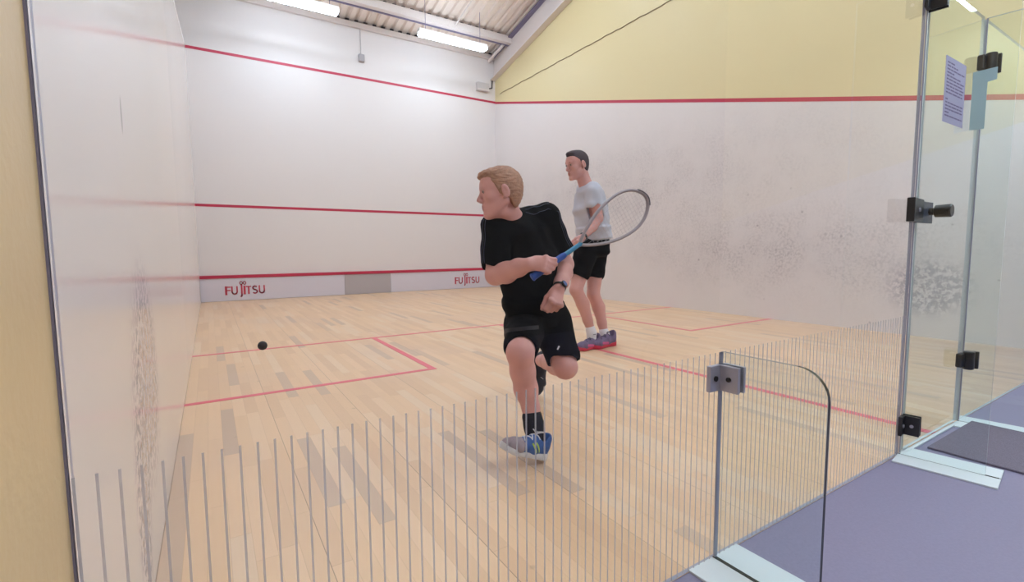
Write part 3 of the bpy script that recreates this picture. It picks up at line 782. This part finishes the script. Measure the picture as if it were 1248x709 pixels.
def ex1(v, Q):
    v.el(Q(.050, .0, .095), (f, s, u), (.045, .050, .018), .02)
    v.el(Q(.083, .012, .082), (f, s, u), (.016, .034, .012), .015)
hv, hp = hair_vol(ho, f, s, u, hk, .0035, .0065, line1, ex1)
vmesh('hair', hv, M['hair1'], p1, hp)
# shirt
v = Vol(H1)
v.ec(at(636, 283, 2.345), at(641, 318, 2.38), Wd, (.150, .102), (.166, .118), .05)
v.ec(at(641, 318, 2.38), at(650, 360, 2.44), Wd, (.166, .118), (.158, .118), .05)
v.ec(at(650, 360, 2.44), at(653, 393, 2.48), Wd, (.158, .118), (.168, .125), .05, .25)
v.rc(at(628, 273, 2.29), SR, .062, .066, .04).rc(at(636, 271, 2.33), SLf, .060, .064, .04)
v.rc(at(608, 279, 2.235), at(634, 282, 2.26), .052, .056, .04)
v.rc(at(634, 271, 2.35), at(664, 263, 2.41), .062, .056, .04)
v.rc(SR, at(603.5, 318, 2.215), .066, .068, .03).rc(SLf, at(683, 303, 2.475), .064, .066, .03)
v.rc(at(603.5, 326, 2.21), at(604, 345, 2.2), .058, .062, .006, -1).rc(at(686, 312, 2.49), at(690, 325, 2.51), .056, .060, .006, -1)
v.el(at(618, 254.5, 2.21), (Wd, nrm(Wd.cross(U_)), U_), (.078, .085, .040), .015, -1)
shirt = vmesh('shirt', v, M['shirt_black'], p1, wrinkle(.003, 55))
dg = bpy.context.evaluated_depsgraph_get(); bv = BVHTree.FromObject(shirt, dg)
for (S, E, sd) in ((SR, at(603.5, 320, 2.215), -1), (SLf, at(684, 304, 2.475), 1)):
    for i in range(3):
        mb = MB(); off = nrm(R_*sd*1.0-F_*(.15+.42*i))
        neck = at(628, 262, 2.29) if sd < 0 else at(640, 258, 2.33)
        st, am = [], []
        for q in np.linspace(0, 1, 9):                     # over the shoulder
            c = neck.lerp(S, q); st.append(c+U_*.25-F_*(.03*i)+off*.03*q); am.append(c-F_*(.03*i))
        for q in np.linspace(.1, 1, 14):
            c = S.lerp(E, q); o_ = nrm(off+U_*max(0, .9-2.2*q)); st.append(c+o_*.25); am.append(c)
        ribbon(bv, st, am, .0042, .0012, F_, mb)
        if mb.v: mb.build('sleeve_stripe', M['stripe'], shirt)
# shorts
v = Vol(H1)
v.ec(at(653, 378, 2.47), at(656, 400, 2.51), Wd, (.165, .125), (.172, .13), .04)
v.rc(HR, at(635.5, 421, 2.13), .105, .080, .04).rc(HL, at(685.5, 434, 2.45), .108, .088, .04)
hR = nrm(KR-HR); v.rc(at(635, 428, 2.085), at(634, 440, 1.96), .066, .085, .008, -1)
v.rc(at(687, 441.5, 2.435), at(691, 458, 2.39), .078, .084, .008, -1)
sh = vmesh('shorts', v, M['shorts_black'], p1, wrinkle(.004, 42, 2))
bvs = BVHTree.FromObject(sh, bpy.context.evaluated_depsgraph_get())
mb = MB(); ctr = at(637, 404, 2.40)
ribbon(bvs, [at(613+2.4*i, 405-.25*i, 1.9) for i in range(19)], [at(613+2.4*i, 405-.25*i, 2.6) for i in range(19)], .016, .0015, U_, mb)
if mb.v: mb.build('hem_band', M['hem'], sh)
mb = MB()
ribbon(bvs, [at(679.5+.7*i, 426-1.5*i, 2.0) for i in range(4)], [at(679.5+.7*i, 426-1.5*i, 2.6) for i in range(4)], .004, .001, R_, mb)
if mb.v: mb.build('logo_mark', M['white_cloth'], sh)
# socks and shoes
v = Vol(H1); v.chain([(at(648.5, 508, 2.143), .045), (at(651, 520, 2.14), .043), (at(655, 540, 2.13), .042)], .02); vmesh('sock', v, M['sock_black'], p1)
v = Vol(H1); v.chain([(at(661, 439.5, 2.87), .040), (AL, .039), (at(656, 452, 2.95), .040)], .02); vmesh('sock', v, M['sock_black'], p1)
hs = at(664, 557, 2.115); hs.z = .004
ts = at(608, 549, 1.965)
add_shoe(p1, hs, ts, U_, 1, [M['shoe_blue'], M['shoe_toe'], M['sole_white']], M['sole_white'], flash=[(.085, .035, .12, .075, .0045, M['lime']), (.105, .032, .14, .068, .0045, M['lime'])])
tt = at(653, 487, 3.02); tt.z = .012
hh = at(659, 438, 3.08)
dirn = nrm(tt-hh); hh = tt-dirn*.28
add_shoe(p1, hh, tt, nrm(-F_), 1, [M['shoe_black'], M['shoe_black'], M['sole_navy']], M['grey_plastic'])
# watch on the left wrist
wc = WL.lerp(EL, .05); wx = nrm(WL-EL); e1 = nrm((-F_)-wx*(-F_).dot(wx)); e2 = wx.cross(e1)
ww = MB(); ring = [wc+(e1*math.cos(a)+e2*math.sin(a))*.0315 for a in np.linspace(0, 2*math.pi, 25)[:-1]]
ww.tube(ring, [(.009, .0025)]*24, 8, 0, True, flat=wx)
watch = ww.build('wristwatch', M['watch'], p1, True)
fc = wc+nrm(e1*.9+e2*(.35 if e2.dot(R_) > 0 else -.35))*.034; fn_ = nrm(fc-wc)
MB().tube([fc-fn_*.004, fc+fn_*.004, fc+fn_*.006], [.018, .018, .016], 20).build('case', M['watch'], watch, True)
MB().tube([fc+fn_*.0061, fc+fn_*.0068], .0135, 20).build('dial', M['watch_face'], watch, True)
# ------------------------------------------------------------------ racket
rk = empty('squash_racket', ra, 'squash racket with blue grip and pale grey frame held by the player in black', 'racket')
RL = (rt-ra).length; rs = RL/.685
view = nrm((ra+rt)/2-CAM); lat = nrm(view.cross(rax)); nn = rax.cross(lat); lat = nrm(lat*math.cos(.25)+nn*math.sin(.25)); nn = rax.cross(lat)
def Q(a, b, c=0): return ra+(rax*a+lat*b+nn*c)*rs
MB().tube([Q(0, 0), Q(.004, 0), Q(.012, 0), Q(.09, 0), Q(.175, 0), Q(.19, 0)], [(.014, .012), (.0185, .016), (.0165, .014), (.0145, .0125), (.0145, .0125), (.011, .010)], 14, flat=lat).build('grip', M['grip'], rk, True)
MB().tube([Q(.188, 0), Q(.21, 0), Q(.285, 0)], [(.010, .009)]*3, 12, flat=lat).build('shaft', M['grip_cyan'], rk, True)
half = [(.28, .006), (.31, .026), (.36, .052), (.42, .075), (.48, .089), (.54, .094), (.59, .088), (.63, .072), (.66, .049), (.678, .025)]
def spl(pts, n):
    pts = [Vector((*p, 0)) for p in pts]; out = []
    for i in range(len(pts)-1):
        p0, p1_, p2_, p3 = pts[max(i-1, 0)], pts[i], pts[i+1], pts[min(i+2, len(pts)-1)]
        for j in range(n):
            t = j/n; out.append(.5*((2*p1_)+(p2_-p0)*t+(2*p0-5*p1_+4*p2_-p3)*t*t+(3*p1_-p0-3*p2_+p3)*t**3))
    return out+[pts[-1]]
full = spl(half+[(.685, 0)]+[(a, -b_) for a, b_ in half[::-1]], 5)
fp = [Q(p.x, p.y) for p in full]
MB().tube(fp, [(.0105, .007)]*len(fp), 10, flat=nn).build('frame', M['frame'], rk, True)
i0, i1 = int(len(fp)*.43), int(len(fp)*.62)
oc = Q(.5, 0)
MB().tube([p+nrm(p-oc)*.004 for p in fp[i0:i1]], [(.0112, .0065)]*(i1-i0), 10, flat=nn).build('bumper_strip', M['bumper'], rk, True)
sg_ = MB(); as_ = [p[0] for p in half]+[.685]; bs_ = [p[1] for p in half]+[0]
for i in range(-4, 5):
    b0 = i*.0185; aa = [a for a in np.linspace(.29, .684, 120) if np.interp(a, as_, bs_) > abs(b0)]
    if len(aa) > 3: sg_.tube([Q(aa[0], b0), Q(aa[-1], b0)], .0005, 4)
a = .34
while a < .675:
    w_ = float(np.interp(a, as_, bs_)); sg_.tube([Q(a, -w_), Q(a, w_)], .0005, 4); a += .0185
sg_.build('strings', M['string'], rk)
# ------------------------------------------------------------------ the far player
p2 = empty('person', (3.2, 2.5, 0), 'person in pale grey shirt and black shorts standing behind, looking down to the left', 'person')
H2 = .006
D0 = 4.52
S2, E2, W2 = at(723, 232, 4.40), at(729, 266, 4.40), at(710, 289, 4.30)
S3, E3, W3 = at(712, 231, 4.72), at(718, 265, 4.84), at(722, 292, 4.80)
fd = nrm(-R_*.80-F_*.60); Wp = nrm(R_*.60-F_*.80)
f, s, u = head_frame(-R_*.88-F_*.48-U_*.16, U_)
ho = at(703.5, 201.5, 4.50); hk = 1.10
HA, KA, AA = at(714, 306, 4.48), at(702, 353, 4.42), at(721, 405, 4.50)
HB, KB, AB = at(727, 306, 4.66), at(723, 358, 4.60), at(737, 408, 4.62)
b = Vol(.005)
b.ec(at(718, 236, 4.53), at(722, 275, 4.56), Wp, (.15, .09), (.14, .095), .05)
b.ec(at(722, 275, 4.56), at(723, 305, 4.58), Wp, (.14, .095), (.15, .10), .05)
b.rc(at(717, 229, 4.53), S2, .05, .055, .04).rc(at(717, 229, 4.53), S3, .05, .055, .04)
b.rc(at(709, 211, 4.53), at(715, 230, 4.54), .060, .068, .03)
b.chain([(S2, .05), (at(727, 250, 4.40), .05), (E2, .044)], .02)
b.chain([(E2, .045), (at(722, 276, 4.37), .047), (W2, .031)], .02)
b.chain([(S3, .05), (E3, .044), (W3, .031)], .02)
for (h_, k_, a_, sg) in ((HA, KA, AA, 0), (HB, KB, AB, 1)):
    b.chain([(h_, .095), (k_, .060)], .03)
    mid = k_.lerp(a_, .33)-fd*.022
    b.chain([(k_, .058), (mid, .060), (k_.lerp(a_, .7)-fd*.008, .045), (a_, .038), (a_-U_*.05, .034)], .02)
P = add_head(b, ho, f, s, u, hk)
d2 = nrm(at(696, 309, 4.22)-W2)
add_hand(b, W2-d2*.004, d2, nrm(-R_*.5+F_*.6), nrm(-R_*.8-U_*.2), 1.05, curls=((40, 65, 45), (48, 70, 45), (55, 70, 45), (58, 70, 45)), thumb=((.85, .35, .4), (.95, 0, .4)))
d3 = nrm(W3-E3); add_hand(b, W3-d3*.004, d3, nrm(-R_), nrm(-R_+F_), 1.05)
lipc = np.array(P(.095, 0, -.064))
vmesh('body', b, [M['skin2'], M['lip2']], p2, None, lip_paint(.0185))
face_bits(p2, P, hk, f, s, u, M['hair2'])
line2 = [(-.12, -.2), (-.075, -.07), (-.05, -.045), (-.03, -.03), (-.012, -.022), (.012, .012), (.04, .020), (.06, .042), (.074, .072), (.084, .14), (.2, .2)]
hv, hp = hair_vol(ho, f, s, u, hk, .005, .004, line2, lambda v, Q: v.el(Q(.05, 0, .1), (f, s, u), (.05, .05, .026), .03), .0015)
vmesh('hair', hv, M['hair2'], p2, hp)
v = Vol(H2)
v.ec(at(718, 236, 4.53), at(719, 255, 4.54), Wp, (.165, .108), (.185, .125), .05)
v.ec(at(719, 255, 4.54), at(723, 278, 4.56), Wp, (.185, .125), (.185, .13), .05)
v.ec(at(723, 278, 4.56), at(724, 291, 4.57), Wp, (.185, .13), (.19, .135), .05, .2)
v.rc(at(717, 231, 4.53), S2, .068, .068, .05).rc(at(717, 231, 4.53), S3, .068, .068, .05)
v.rc(S2, at(723, 248, 4.39), .070, .074, .03).rc(S3, at(714, 248, 4.77), .068, .070, .03)
v.rc(at(724, 254, 4.39), at(726, 262, 4.39), .066, .072, .006, -1).rc(at(716, 256, 4.79), at(717, 262, 4.8), .062, .068, .006, -1)
v.el(at(711.5, 220, 4.49), (R_, F_, U_), (.07, .08, .045), .02, -1)
vmesh('shirt', v, M['shirt_grey'], p2, wrinkle(.006, 36, 1))
v = Vol(H2)
v.ec(at(724, 290, 4.57), at(723, 305, 4.58), Wp, (.165, .12), (.178, .135), .05)
v.rc(HA, at(706.5, 333, 4.45), .112, .098, .04).rc(HB, at(724, 334, 4.63), .112, .098, .04)
v.rc(at(704, 343, 4.43), at(702, 352, 4.42), .088, .096, .008, -1).rc(at(723.3, 344, 4.62), at(723, 353, 4.61), .088, .096, .008, -1)
sh = vmesh('shorts', v, M['shorts_black'], p2, wrinkle(.005, 34, 3))
bvs = BVHTree.FromObject(sh, bpy.context.evaluated_depsgraph_get()); mb = MB()
ribbon(bvs, [at(692+1.6*i, 330+.5*i, 4.0) for i in range(5)], [at(692+1.6*i, 330+.5*i, 4.8) for i in range(5)], .010, .002, U_, mb)
if mb.v: mb.build('logo_mark', M['white_cloth'], sh)
for a_, k_ in ((AA, KA), (AB, KB)):
    v = Vol(.005); v.chain([(a_.lerp(k_, .10), .045), (a_, .044), (a_-U_*.06, .045)], .02); vmesh('sock', v, M['white_cloth'], p2)
for (hx, tx) in (((731, 421, 4.56), (702, 429, 4.37)), ((750, 421, 4.66), (719, 425, 4.46))):
    h_ = at(*hx); t_ = at(*tx); h_.z = .003; t_.z = .003
    dd = nrm(t_-h_); h_ = t_-dd*max(.29, (t_-h_).length)
    add_shoe(p2, h_, t_, U_, 1.1, [M['shoe_purple'], M['shoe_purple'], M['sole_red']], M['sole_navy'], flash=[(.12, .035, .20, .045, .010, M['pink'])])
wc = W2.lerp(E2, .06); wx = nrm(W2-E2); e1 = wx.orthogonal().normalized(); e2 = wx.cross(e1)
MB().tube([wc+(e1*math.cos(a)+e2*math.sin(a))*.035 for a in np.linspace(0, 2*math.pi, 25)[:-1]], [(.012, .003)]*24, 8, 0, True, flat=wx).build('wristband', M['watch'], p2, True)
# ------------------------------------------------------------------ world, camera, view
w = bpy.data.worlds.new('World'); scene.world = w; w.use_nodes = True
w.node_tree.nodes['Background'].inputs[0].default_value = (.02, .02, .02, 1)
cd = bpy.data.cameras.new('Camera'); cam = bpy.data.objects.new('Camera', cd); COL.objects.link(cam)
cd.sensor_width = 36; cd.sensor_fit = 'HORIZONTAL'; cd.lens = FPX*36/1248; cd.clip_start = .02
fw = nrm(ray(624, 354.5)); rt_ = nrm(ray(625, 354.5)-ray(624, 354.5)); up_ = rt_.cross(fw)
mw = Matrix(((rt_.x, up_.x, -fw.x, CX), (rt_.y, up_.y, -fw.y, CY), (rt_.z, up_.z, -fw.z, CZ), (0, 0, 0, 1)))
cam.matrix_world = mw; scene.camera = cam
scene.cycles.transparent_max_bounces = 32; scene.cycles.max_bounces = 10; scene.cycles.diffuse_bounces = 6
vs_ = scene.view_settings; vs_.view_transform = 'Standard'; vs_.look = 'None'; vs_.gamma = 1; vs_.use_curve_mapping = False
vs_.exposure = .48
